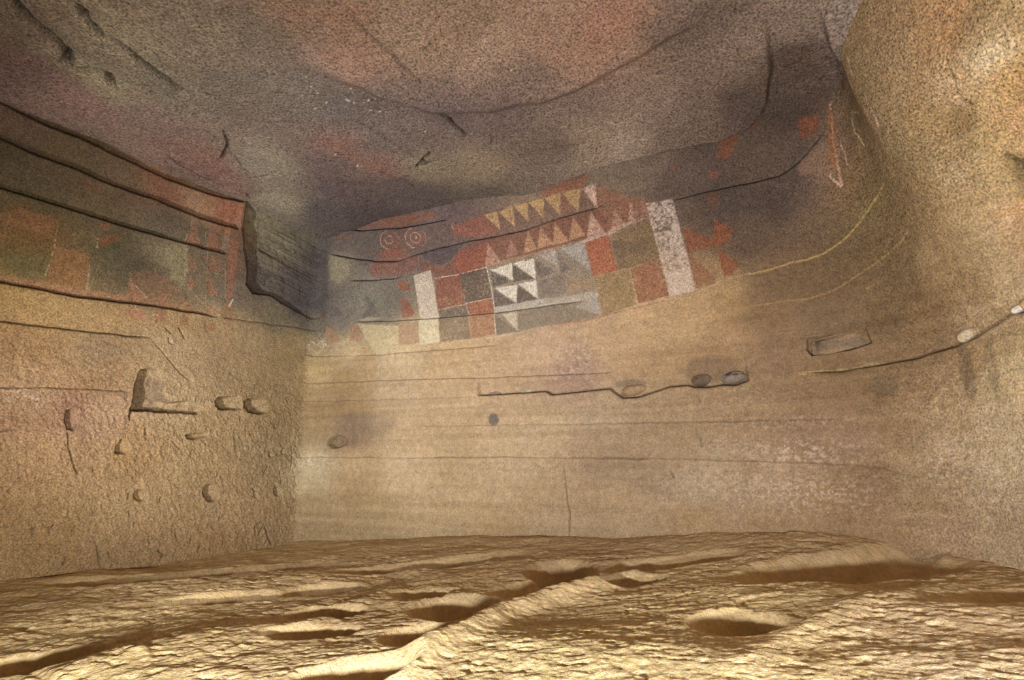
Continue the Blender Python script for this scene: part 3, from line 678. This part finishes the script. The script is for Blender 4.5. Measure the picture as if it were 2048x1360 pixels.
# bulge of the roof over the right half of the frieze, and the crease behind the dome
def fold(S, pts, h, decay, name=None, label=None, seed=9, soft=.03, jag=.03):
    """rock hangs lower on the left of the drawn line, rising again over `decay`"""
    P = S.uv(pts); sj, si = S.win(P, decay * 2.5)
    U_, V_ = S.U[sj, si], S.V[sj, si]
    uu = U_ + jag * fbm(U_, V_, .3, .3, seed, 3); vv = V_ + jag * fbm(U_, V_, .3, .3, seed + 1, 3)
    best = np.full(U_.shape, 1e9); sgn = np.zeros(U_.shape); tt = np.zeros(U_.shape)
    for k in range(len(P) - 1):
        a, b = P[k], P[k + 1]; d = b - a; ll = d @ d
        tr = ((uu - a[0]) * d[0] + (vv - a[1]) * d[1]) / ll; t = np.clip(tr, 0, 1)
        r = np.hypot(uu - a[0] - t * d[0], vv - a[1] - t * d[1])
        s = np.sign(d[0] * (vv - a[1]) - d[1] * (uu - a[0]))
        m = r < best
        best = np.where(m, r, best); sgn = np.where(m, s, sgn); tt = np.where(m, (k + t) / (len(P) - 1), tt)
    sd = best * sgn
    e = smooth(0, .2, tt) * smooth(1, .8, tt)
    S.D[sj, si] -= h * e * (smooth(-soft, soft, sd) * np.exp(-np.clip(sd, 0, None) / decay))
fold(CE, [(1530,60),(1542,120),(1535,180),(1500,232),(1440,262),(1330,287),(1200,316),(1100,352),(1000,392),(920,405)], -.0, .25)
fold(CE, [(920,408),(1000,394),(1100,354),(1200,318),(1330,289),(1440,264),(1500,234),(1534,182),(1542,120),(1530,55),(1510,0)][::-1], .085, .30, seed=211, soft=.02, jag=.015)
fold(CE, [(1440,0),(1380,45),(1300,95),(1200,150),(1080,195),(980,215),(860,215),(760,190),(660,150),(590,120)], .06, .30, seed=213, soft=.05, jag=.02)
fold(CE, [(1745,-20),(1741,30),(1736,60),(1712,84),(1672,92),(1655,60),(1640,0)], .10, .15, seed=215, soft=.012, jag=.01)
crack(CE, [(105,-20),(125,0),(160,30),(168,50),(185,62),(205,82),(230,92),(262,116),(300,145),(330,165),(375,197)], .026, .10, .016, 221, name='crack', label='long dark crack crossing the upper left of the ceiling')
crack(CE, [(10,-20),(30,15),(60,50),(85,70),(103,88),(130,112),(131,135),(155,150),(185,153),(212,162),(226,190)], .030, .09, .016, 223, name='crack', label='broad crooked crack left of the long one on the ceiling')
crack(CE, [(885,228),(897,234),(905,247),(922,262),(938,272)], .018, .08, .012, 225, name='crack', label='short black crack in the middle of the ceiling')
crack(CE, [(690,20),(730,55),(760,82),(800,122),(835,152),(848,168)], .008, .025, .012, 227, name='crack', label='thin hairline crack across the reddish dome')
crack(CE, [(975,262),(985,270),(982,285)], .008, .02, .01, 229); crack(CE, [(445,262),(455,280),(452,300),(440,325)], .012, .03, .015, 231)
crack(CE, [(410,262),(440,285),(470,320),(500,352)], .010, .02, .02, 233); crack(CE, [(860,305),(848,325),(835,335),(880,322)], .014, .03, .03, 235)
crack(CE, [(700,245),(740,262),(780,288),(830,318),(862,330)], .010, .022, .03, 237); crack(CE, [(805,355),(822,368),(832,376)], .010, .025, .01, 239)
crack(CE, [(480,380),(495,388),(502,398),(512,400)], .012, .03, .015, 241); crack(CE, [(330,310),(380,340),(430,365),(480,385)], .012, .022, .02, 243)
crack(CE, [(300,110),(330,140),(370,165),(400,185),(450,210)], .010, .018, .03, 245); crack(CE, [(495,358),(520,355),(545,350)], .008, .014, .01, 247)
for a in [(95,75),(130,110),(170,130),(205,160)]:
    P = CE.uv([a])[0]; CE.D += .02 * np.exp(-((CU - P[0]) ** 2 + (CV - P[1]) ** 2) / .07 ** 2)
for pts, c, op in [([(627,273),(698,281),(717,310),(795,332),(805,346),(772,354),(717,326),(639,297)], (126,86,68), .4), ([(640,40),(700,35),(780,90),(790,130),(700,130),(640,110)], (134,98,78), .35),
                   ([(1180,20),(1290,0),(1260,80),(1190,110),(1150,90)], (150,106,82), .35), ([(370,290),(430,310),(480,350),(450,360),(400,330)], (128,88,70), .35),
                   ([(0,90),(60,110),(150,180),(240,250),(330,300),(320,320),(200,260),(80,200),(0,160)], (132,100,82), .25), ([(440,350),(485,370),(492,395),(450,380)], (128,84,68), .4),
                   ([(560,20),(700,0),(760,30),(640,40)], (128,88,66), .4)]:
    paint(CE, pts, c, op, .05, .15, .05, name='red_patch')
for k in range(24):      # tiny pale flecks
    rk = random.Random(500 + k)
    x = rk.uniform(600, 1300) if k > 12 else rk.uniform(600, 800); y = rk.uniform(130, 340) if k > 12 else rk.uniform(170, 230)
    paint(CE, circle(x, y, 2.2, 1.6, 6, closed=True), (205,190,150), .9, .004, 0, .004)

# ------------------------------------------------------------------ floor
EDGE = [(-30,1164),(0,1161),(100,1150),(200,1138),(320,1128),(440,1108),(560,1092),(595,1083),(640,1079),(800,1076),(960,1072),(1120,1076),(1250,1074),(1330,1067),(1400,1062),(1470,1059),(1550,1057),(1620,1060),(1690,1068),(1770,1080),(1830,1092),(1900,1108),(1960,1121),(2048,1138)]
eu = W.uv(EDGE)
def plan_at(s): return np.interp(s, ss, PXs), np.interp(s, ss, PYs)
es = np.r_[0, eu[:, 0], S_END]; ez = np.r_[eu[0, 1] - .02, eu[:, 1], eu[-1, 1]]
print('floor edge z', np.round(ez, 3))
ps = np.arange(0, S_END, .08); pex, pey = plan_at(ps); pez = np.interp(ps, es, ez)
def edge_field(x, y):
    """height of the floor: inverse-distance from the wall foot, level away from it"""
    nu, nv = 90, 90
    gx = np.linspace(-4.6, 2.6, nu); gy = np.linspace(-1.2, 5.2, nv)
    GX, GY = np.meshgrid(gx, gy)
    d2 = (GX[..., None] - pex) ** 2 + (GY[..., None] - pey) ** 2 + .003
    w = d2 ** -1.6
    z = (w * pez).sum(-1) / w.sum(-1)
    dm = np.sqrt(d2.min(-1))
    base = .045 + .035 * GX
    k = np.exp(-(dm / .55) ** 1.3)
    z = base + (z - base) * k
    fi = np.clip((x - gx[0]) / (gx[1] - gx[0]), 0, nu - 1.001); fj = np.clip((y - gy[0]) / (gy[1] - gy[0]), 0, nv - 1.001)
    i = fi.astype(int); j = fj.astype(int); a = fi - i; b = fj - j
    return (z[j, i] * (1 - a) + z[j, i + 1] * a) * (1 - b) + (z[j + 1, i] * (1 - a) + z[j + 1, i + 1] * a) * b
fus = spaced([(-4.4, -3.0, .05), (-3.0, 2.3, .0060)])
fvs = spaced([(-.9, 1.2, .05), (1.2, 2.6, .0060), (2.6, 4.9, .0085)])
FL = Surf(fus, fvs, lambda x, y: np.stack([x, y, edge_field(x, y)], -1), lambda x, y: np.stack([0 * x, 0 * x, -1 + 0 * x], -1))
print('floor grid', FL.U.shape, FL.U.size)
FLC = [(100,1180,190,155,105),(400,1150,185,150,105),(800,1100,180,145,102),(1200,1100,185,150,108),(1600,1080,185,150,108),(1900,1150,190,155,110),(200,1260,212,175,120),(700,1200,205,168,118),
       (1100,1200,208,172,122),(1500,1200,205,170,118),(1900,1250,205,170,125),(100,1340,218,180,122),(600,1340,215,178,125),(1100,1330,220,185,128),(1600,1320,218,182,128),(2000,1340,215,180,135)]
GAIN_F = (1.26, 1.45, 1.72)
FL.colours(FLC, GAIN_F)
FU, FV = FL.U, FL.V
# distance from the foot of the wall: the floor is calmer there
rough = .55 + .45 * fbm(FU, FV, .8, .7, 301, 2)
FL.D += .022 * fbm(FU, FV, .75, .55, 303, 3) + .010 * fbm(FU, FV, .24, .20, 305, 3, .6)
sm = np.zeros(FU.shape)            # smooth (worn) areas
def pit(cx, cy, rx, ry, depth, hole=0, hr=.5, label=None, rot=0, name='pit', steep=1.0):
    P = FL.uv([(cx, cy)])[0]
    sj, si = FL.win(np.array([P]), max(rx, ry) * 1.6)
    U_, V_ = FL.U[sj, si], FL.V[sj, si]
    a = math.radians(rot); dx = U_ - P[0]; dy = V_ - P[1]
    x = (dx * math.cos(a) + dy * math.sin(a)) / rx; y = (-dx * math.sin(a) + dy * math.cos(a)) / ry
    r = np.hypot(x, y) + .12 * fbm(U_, V_, .2, .2, int(cx), 2)
    FL.D[sj, si] += depth * 1.8 * smooth(1.12, .40 * steep, r)
    if hole: FL.D[sj, si] += hole * smooth(hr, hr * .7, np.hypot(x, y))
    sm[sj, si] = np.maximum(sm[sj, si], smooth(1.3, .8, r))
    part(FL, sj, si, r < 1.0, name, label)
pit(912, 1208, .19, .20, .13, .12, .45, 'deepest post hole in the middle of the floor with a smooth scooped back', 15)
pit(1120, 1142, .17, .22, .11, .06, .5, 'round scoop behind the deepest post hole, close to the back wall', 15)
pit(1060, 1172, .20, .12, .07, 0, .5, 'shallow scoop between the two deep post holes', 20)
pit(1235, 1157, .16, .10, .06, 0, .5, 'shallow scoop right of the round one near the back wall', 15)
pit(1270, 1160, .17, .08, .05, 0, .5, None, 15)
pit(640, 1222, .17, .10, .08, 0, .5, 'narrow trough left of the deepest post hole, the farther of two', 12)
pit(620, 1258, .17, .09, .09, 0, .5, 'narrow trough left of the deepest post hole, the nearer of two', 12)
pit(840, 1183, .14, .10, .05, 0, .5, 'small shallow trough behind the deepest post hole', 12)
pit(850, 1262, .16, .13, .10, .0, .5, 'scoop in front of the deepest post hole beside the curved ridge', 20)
pit(650, 1176, .20, .10, .05, 0, .5, 'faint trough at the left behind the two narrow ones', 15)
pit(1470, 1246, .17, .13, .10, .05, .5, 'long oval pit in the right half of the floor', 8)
pit(60, 1322, .19, .14, .12, .0, .5, 'wide pit at the lower left corner of the floor', 20)
pit(720, 1335, .19, .12, .09, 0, .5, 'smooth scoop at the bottom edge left of the curved ridge', 15)
pit(1680, 1076, .10, .08, .03, 0, .5, 'small slit in the hump under the back wall', 0)
pit(1700, 1140, .55, .22, .08, 0, .5, 'long shallow trough along the right of the back wall', 6)
pit(1780, 1106, .30, .14, .05, 0, .5, None, 16)
pit(1350, 1120, .40, .12, .035, 0, .5, None, 4)
pit(400, 1150, .75, .16, .06, 0, .5, 'long shallow trough at the foot of the left wall', 16)
pit(860, 1130, .60, .12, .035, 0, .5, None, 12)
pit(420, 1200, .35, .10, .04, 0, .5, None, 10)
pit(242, 1230, .07, .05, .012, 0, .5, 'small nick in the left part of the floor', -20)
pit(2010, 1190, .20, .10, .03, 0, .5, None, 4)
# curved ridges
def ridge(pts, h, w, side=.0, seed=0):
    P = FL.uv(pts); sj, si = FL.win(P, .6)
    d, t = seg_dist(FL.U[sj, si], FL.V[sj, si], P)
    e = smooth(0, .1, t) * smooth(1, .9, t)
    FL.D[sj, si] -= h * e * np.exp(-(d / w) ** 2)
ridge([(780,1375),(820,1325),(860,1300),(920,1268),(970,1245),(1010,1222),(1090,1196),(1170,1176),(1260,1150),(1300,1140)], .045, .07)
ridge([(1430,1360),(1480,1330),(1530,1300),(1600,1265),(1680,1235),(1760,1205),(1850,1190)], .014, .05)
ridge([(90,1362),(150,1345),(230,1325),(300,1310)], .018, .09)
ridge([(560,1262),(620,1240),(700,1210),(800,1165)], .015, .06)
for k, (x, y, r, h) in enumerate([(1250,1290,.30,.03),(350,1290,.28,.03),(1900,1290,.35,.01),(1550,1185,.4,.03),(1000,1300,.2,.02),(420,1172,.5,.02)]):
    P = FL.uv([(x, y)])[0]
    FL.D -= h * np.exp(-((FU - P[0]) ** 2 + (FV - P[1]) ** 2) / r ** 2)
# pecked texture, absent in the worn scoops
tex = 1 - .85 * sm
n1 = fbm(FU, FV, .075, .055, 307, 3, .65); n2 = fbm(FU, FV, .028, .022, 309, 3, .7)
n3 = fbm(FU, FV, .14, .06, 313, 3, .6); n4 = np.abs(fbm(FU, FV, .040, .030, 315, 2, .6))
far = 1 - .45 * smooth(3.0, 4.2, FV)
n5 = np.clip(fbm(FU + .2 * FV, FV, .055, .028, 317, 2, .6) - .22, 0, 1)
FL.D += far * tex * (.5 + rough) * (.0040 * n1 + .0034 * n2 + .0022 * n3 + .005 * n4 + .018 * n5)
FL.D += far * tex * .012 * np.clip(fbm(FU + .3 * FV, FV, .15, .05, 311, 3, .6) - .22, 0, 1)
FL.G[:] = .8
FL.G -= .3 * sm

# ------------------------------------------------------------------ materials
def rock_material(name, grain=1.0, scale=95.0, bump=.004, rough=.92, speck=.0, lo=.55, hi=1.5):
    m = bpy.data.materials.new(name); m.use_nodes = True
    nt = m.node_tree; N = nt.nodes; L = nt.links
    b = N['Principled BSDF']
    b.inputs['Roughness'].default_value = rough
    b.inputs['Specular IOR Level'].default_value = .15
    at = N.new('ShaderNodeAttribute'); at.attribute_name = 'pigment'
    tc = N.new('ShaderNodeTexCoord')
    n1 = N.new('ShaderNodeTexNoise'); n1.inputs['Scale'].default_value = scale; n1.inputs['Detail'].default_value = 4; n1.inputs['Roughness'].default_value = .75
    n2 = N.new('ShaderNodeTexNoise'); n2.inputs['Scale'].default_value = scale * .22; n2.inputs['Detail'].default_value = 5; n2.inputs['Roughness'].default_value = .65
    L.new(tc.outputs['Object'], n1.inputs['Vector']); L.new(tc.outputs['Object'], n2.inputs['Vector'])
    mr = N.new('ShaderNodeMapRange'); mr.inputs[1].default_value = .32; mr.inputs[2].default_value = .68; mr.inputs[3].default_value = lo; mr.inputs[4].default_value = hi
    L.new(n1.outputs['Fac'], mr.inputs[0])
    mr2 = N.new('ShaderNodeMapRange'); mr2.inputs[1].default_value = .3; mr2.inputs[2].default_value = .7; mr2.inputs[3].default_value = .84; mr2.inputs[4].default_value = 1.16
    L.new(n2.outputs['Fac'], mr2.inputs[0])
    # grain strength is carried by the alpha of the pigment layer
    gm = N.new('ShaderNodeMath'); gm.operation = 'MULTIPLY_ADD'      # 1 + (grain-1)*g
    sub = N.new('ShaderNodeMath'); sub.operation = 'SUBTRACT'; L.new(mr.outputs[0], sub.inputs[0]); sub.inputs[1].default_value = 1.0
    L.new(sub.outputs[0], gm.inputs[0]); L.new(at.outputs['Alpha'], gm.inputs[1]); gm.inputs[2].default_value = 1.0
    mu = N.new('ShaderNodeMath'); mu.operation = 'MULTIPLY'; L.new(gm.outputs[0], mu.inputs[0]); L.new(mr2.outputs[0], mu.inputs[1])
    n3 = N.new('ShaderNodeTexNoise'); n3.inputs['Scale'].default_value = scale * .8; n3.inputs['Detail'].default_value = 2
    L.new(tc.outputs['Object'], n3.inputs['Vector'])
    hv = N.new('ShaderNodeVectorMath'); hv.operation = 'MULTIPLY_ADD'; L.new(n3.outputs['Color'], hv.inputs[0]); hv.inputs[1].default_value = (.30, .22, .75); hv.inputs[2].default_value = (.85, .89, .625)
    hm = N.new('ShaderNodeVectorMath'); hm.operation = 'MULTIPLY'; L.new(hv.outputs[0], hm.inputs[0]); L.new(at.outputs['Color'], hm.inputs[1])
    vm = N.new('ShaderNodeVectorMath'); vm.operation = 'SCALE'; L.new(hm.outputs[0], vm.inputs[0]); L.new(mu.outputs[0], vm.inputs['Scale'])
    L.new(vm.outputs[0], b.inputs['Base Color'])
    bp = N.new('ShaderNodeBump'); bp.inputs['Strength'].default_value = 1.0; bp.inputs['Distance'].default_value = bump
    ad = N.new('ShaderNodeMath'); ad.operation = 'MULTIPLY_ADD'; L.new(n2.outputs['Fac'], ad.inputs[0]); ad.inputs[1].default_value = 1.6; L.new(n1.outputs['Fac'], ad.inputs[2])
    L.new(ad.outputs[0], bp.inputs['Height']); L.new(bp.outputs[0], b.inputs['Normal'])
    return m
M_WALL = rock_material('tuff_wall', scale=105, bump=.006, lo=.36, hi=1.72)
M_CEIL = rock_material('tuff_ceiling', scale=85, bump=.008, lo=.25, hi=1.85)
M_FLOOR = rock_material('tuff_floor', scale=75, bump=.011, lo=.70, hi=1.32)

# ------------------------------------------------------------------ meshes
def make_mesh(name, verts, quads, cols, norms, mat, parent=None):
    me = bpy.data.meshes.new(name)
    me.vertices.add(len(verts)); me.vertices.foreach_set('co', verts.astype(np.float32).ravel())
    nq = len(quads)
    me.loops.add(nq * 4); me.loops.foreach_set('vertex_index', quads.astype(np.int32).ravel())
    me.polygons.add(nq)
    me.polygons.foreach_set('loop_start', np.arange(0, nq * 4, 4, dtype=np.int32))
    me.polygons.foreach_set('loop_total', np.full(nq, 4, dtype=np.int32))
    me.polygons.foreach_set('use_smooth', np.ones(nq, dtype=bool))
    me.update(calc_edges=True)
    ca = me.color_attributes.new('pigment', 'FLOAT_COLOR', 'POINT')
    ca.data.foreach_set('color', cols.astype(np.float32).ravel())
    me.materials.append(mat)
    me.normals_split_custom_set_from_vertices(norms.astype(np.float32))
    o = bpy.data.objects.new(name, me)
    scene.collection.objects.link(o)
    if parent is not None: o.parent = parent
    return o

def build(S, mat, owners, keep=None, flip=False):
    """owners(face_u, face_v) -> owner index; returns nothing, links one object per owner and part"""
    P = S.B + S.N * S.D[..., None]
    S.P = P
    du = np.gradient(P, axis=1); dv = np.gradient(P, axis=0)
    n = np.cross(du, dv); n /= np.linalg.norm(n, axis=-1, keepdims=True) + 1e-12
    inward = -(n * S.N).sum(-1, keepdims=True)
    if np.median(inward) < 0: n = -n; rev = True
    else: rev = False
    ny, nx = S.U.shape
    idx = np.arange(ny * nx).reshape(ny, nx)
    Q = np.stack([idx[:-1, :-1], idx[:-1, 1:], idx[1:, 1:], idx[1:, :-1]], -1).reshape(-1, 4)
    if rev: Q = Q[:, ::-1]
    fp = S.part[:-1, :-1].ravel()
    fo = owners(S.U[:-1, :-1], S.V[:-1, :-1]).ravel()
    ok = np.ones(len(Q), bool) if keep is None else keep(P)[:-1, :-1].ravel()
    V_ = P.reshape(-1, 3); C_ = np.concatenate([np.clip(S.C, 0.002, .92), S.G[..., None]], -1).reshape(-1, 4); N_ = n.reshape(-1, 3)
    roots = {}
    def emit(sel, name, parent):
        q = Q[sel]
        u, inv = np.unique(q, return_inverse=True)
        return make_mesh(name, V_[u], inv.reshape(-1, 4), C_[u], N_[u], mat, parent)
    for k, (name, label) in enumerate(S.owner_names):
        o = emit((fo == k) & (fp == 0) & ok, name, None)
        o['kind'] = 'structure'; o['label'] = label
        roots[k] = o
    order = np.argsort(fp, kind='stable')
    for pid, pr in S.parts.items():
        if pid == 0: continue
        sel = np.nonzero((fp == pid) & ok)[0]
        if len(sel) < 10: 
            if len(sel):      # too small to stand alone: give it back to the wall by a tiny part of the same rock
                pass
            else: continue
        k = np.bincount(fo[sel]).argmax()
        o = emit(sel, pr[0], roots[k])
        if pr[1]: o['label'] = pr[1]
    return roots

W.owner_names = [('wall_left', 'left wall of ochre tuff with long straight ledges, niches and faded orange squares'),
                 ('wall_back', 'back wall of the chamber carrying the red, white and yellow geometric frieze'),
                 ('wall_right', 'bright grainy right wall rounding into the back wall')]
CE.owner_names = [('ceiling', 'dark mottled rock ceiling with soot, red stains and cracks')]
FL.owner_names = [('floor', 'uneven pecked rock floor with scooped pits, lit low from the front')]
build(W, M_WALL, lambda u, v: np.where(u < S_L, 0, np.where(u < S_R, 1, 2)))
cx_, cy_ = PXs + NX * .25, PYs + NY * .25
def inside_plan(P):
    s = 6
    poly = np.stack([cx_, cy_], -1)[::12]
    return poly_sd_fast(P[..., 0], P[..., 1], poly)
def poly_sd_fast(X, Y, P):
    inside = np.zeros(X.shape, bool); n = len(P)
    for k in range(n):
        x0, y0 = P[k]; x1, y1 = P[(k + 1) % n]
        if y0 == y1: continue
        inside ^= ((Y < y0) != (Y < y1)) & (X < (x1 - x0) * (Y - y0) / (y1 - y0) + x0)
    return inside
build(CE, M_CEIL, lambda u, v: np.zeros(u.shape, int), keep=inside_plan)
build(FL, M_FLOOR, lambda u, v: np.zeros(u.shape, int), keep=inside_plan)

# ------------------------------------------------------------------ stones bedded in the wall ledges
def surf_point(S, px, py):
    u, v = S.uv([(px, py)])[0]
    i = np.clip(np.searchsorted(S.us, u), 1, len(S.us) - 2); j = np.clip(np.searchsorted(S.vs, v), 1, len(S.vs) - 2)
    return S.P[j, i], S.N[j, i], S.B[j, i]
import bmesh
def stone(px, py, sx, sy, sz, rgb, label, seed, tilt=0, box=False, sink=.3, mat=M_WALL, rgb2=None, cat='stone', name='stone', grain=.5):
    p, n, b = surf_point(W, px, py)
    bm = bmesh.new()
    if box:
        bmesh.ops.create_cube(bm, size=2)
        bmesh.ops.bevel(bm, geom=bm.edges[:], offset=.22, segments=3, affect='EDGES')
        bmesh.ops.subdivide_edges(bm, edges=bm.edges[:], cuts=3, use_grid_fill=True)
    else:
        bmesh.ops.create_icosphere(bm, subdivisions=5, radius=1)
    V_ = np.array([v.co[:] for v in bm.verts])
    q = np.abs(V_) ** (1.0)
    nz = Noise(seed); nn = (fbm(V_[:, 0] + 9, V_[:, 2] + V_[:, 1] * .7 + 9, .9, .9, seed, 4, .55))
    V_ = V_ * (1 + .16 * nn[:, None])
    V_ = V_ * np.array([sx, sy, sz])
    t = np.array([n[1], -n[0], 0]); t = t / np.linalg.norm(t)          # along the wall, to the right
    a = math.radians(tilt); up = np.array([0, 0, 1.0])
    X = t * math.cos(a) + up * math.sin(a); Z = -t * math.sin(a) + up * math.cos(a)
    wv = V_[:, :1] * X + V_[:, 1:2] * n + V_[:, 2:3] * Z
    for v, c in zip(bm.verts, wv): v.co = c
    me = bpy.data.meshes.new(name); bm.to_mesh(me); bm.free()
    for pl in me.polygons: pl.use_smooth = True
    c1 = srgb2lin(rgb) * W.gain; c2 = srgb2lin(rgb2 or rgb) * W.gain
    f = smooth(-.1, .25, nn)[:, None]
    col = np.concatenate([c1 * (1 - f) + c2 * f, np.full((len(V_), 1), grain)], 1)
    ca = me.color_attributes.new('pigment', 'FLOAT_COLOR', 'POINT'); ca.data.foreach_set('color', col.astype(np.float32).ravel())
    me.materials.append(mat)
    o = bpy.data.objects.new(name, me); scene.collection.objects.link(o)
    o.location = Vector(p + n * sy * sink)
    o['label'] = label; o['category'] = cat
    return o
stone(1680, 684, .150, .028, .050, (180,148,110), 'oblong tan stone block set into the rounded right corner above the ledge', 401, tilt=9, box=True, sink=.25, rgb2=(150,126,98))
stone(1466, 753, .075, .05, .040, (98,86,76), 'dark grey cobble in the ledge at its right end', 402, tilt=10, sink=.35, rgb2=(160,140,118))
stone(1402, 758, .070, .05, .042, (140,114,86), 'brownish rounded stone in the ledge left of the dark cobble', 403, tilt=6, sink=.45, rgb2=(120,102,84))
stone(1264, 779, .090, .05, .040, (182,148,108), 'pale tan rounded stone where the ledge line dips', 404, tilt=8, sink=.45, rgb2=(160,130,98))
stone(1922, 671, .050, .05, .032, (225,200,160), 'cream-coloured stone wedged in the ledge of the right wall', 405, tilt=30, sink=.35, rgb2=(180,150,120))
stone(2022, 620, .026, .03, .016, (238,225,200), 'small white stone at the right edge of the right wall ledge', 406, tilt=20, sink=.2)
stone(2042, 608, .030, .03, .026, (226,176,118), 'small orange stone beside the white one at the right edge', 407, tilt=20, sink=.3)
stone(985, 785, .062, .022, .014, (150,122,100), 'flat brownish sliver of stone at the left end of the back wall ledge', 408, tilt=1, sink=.5)
stone(1052, 781, .070, .022, .015, (205,182,146), 'flat pale sliver of stone in the ledge right of the brownish sliver', 409, tilt=2, sink=.5, rgb2=(180,155,122))
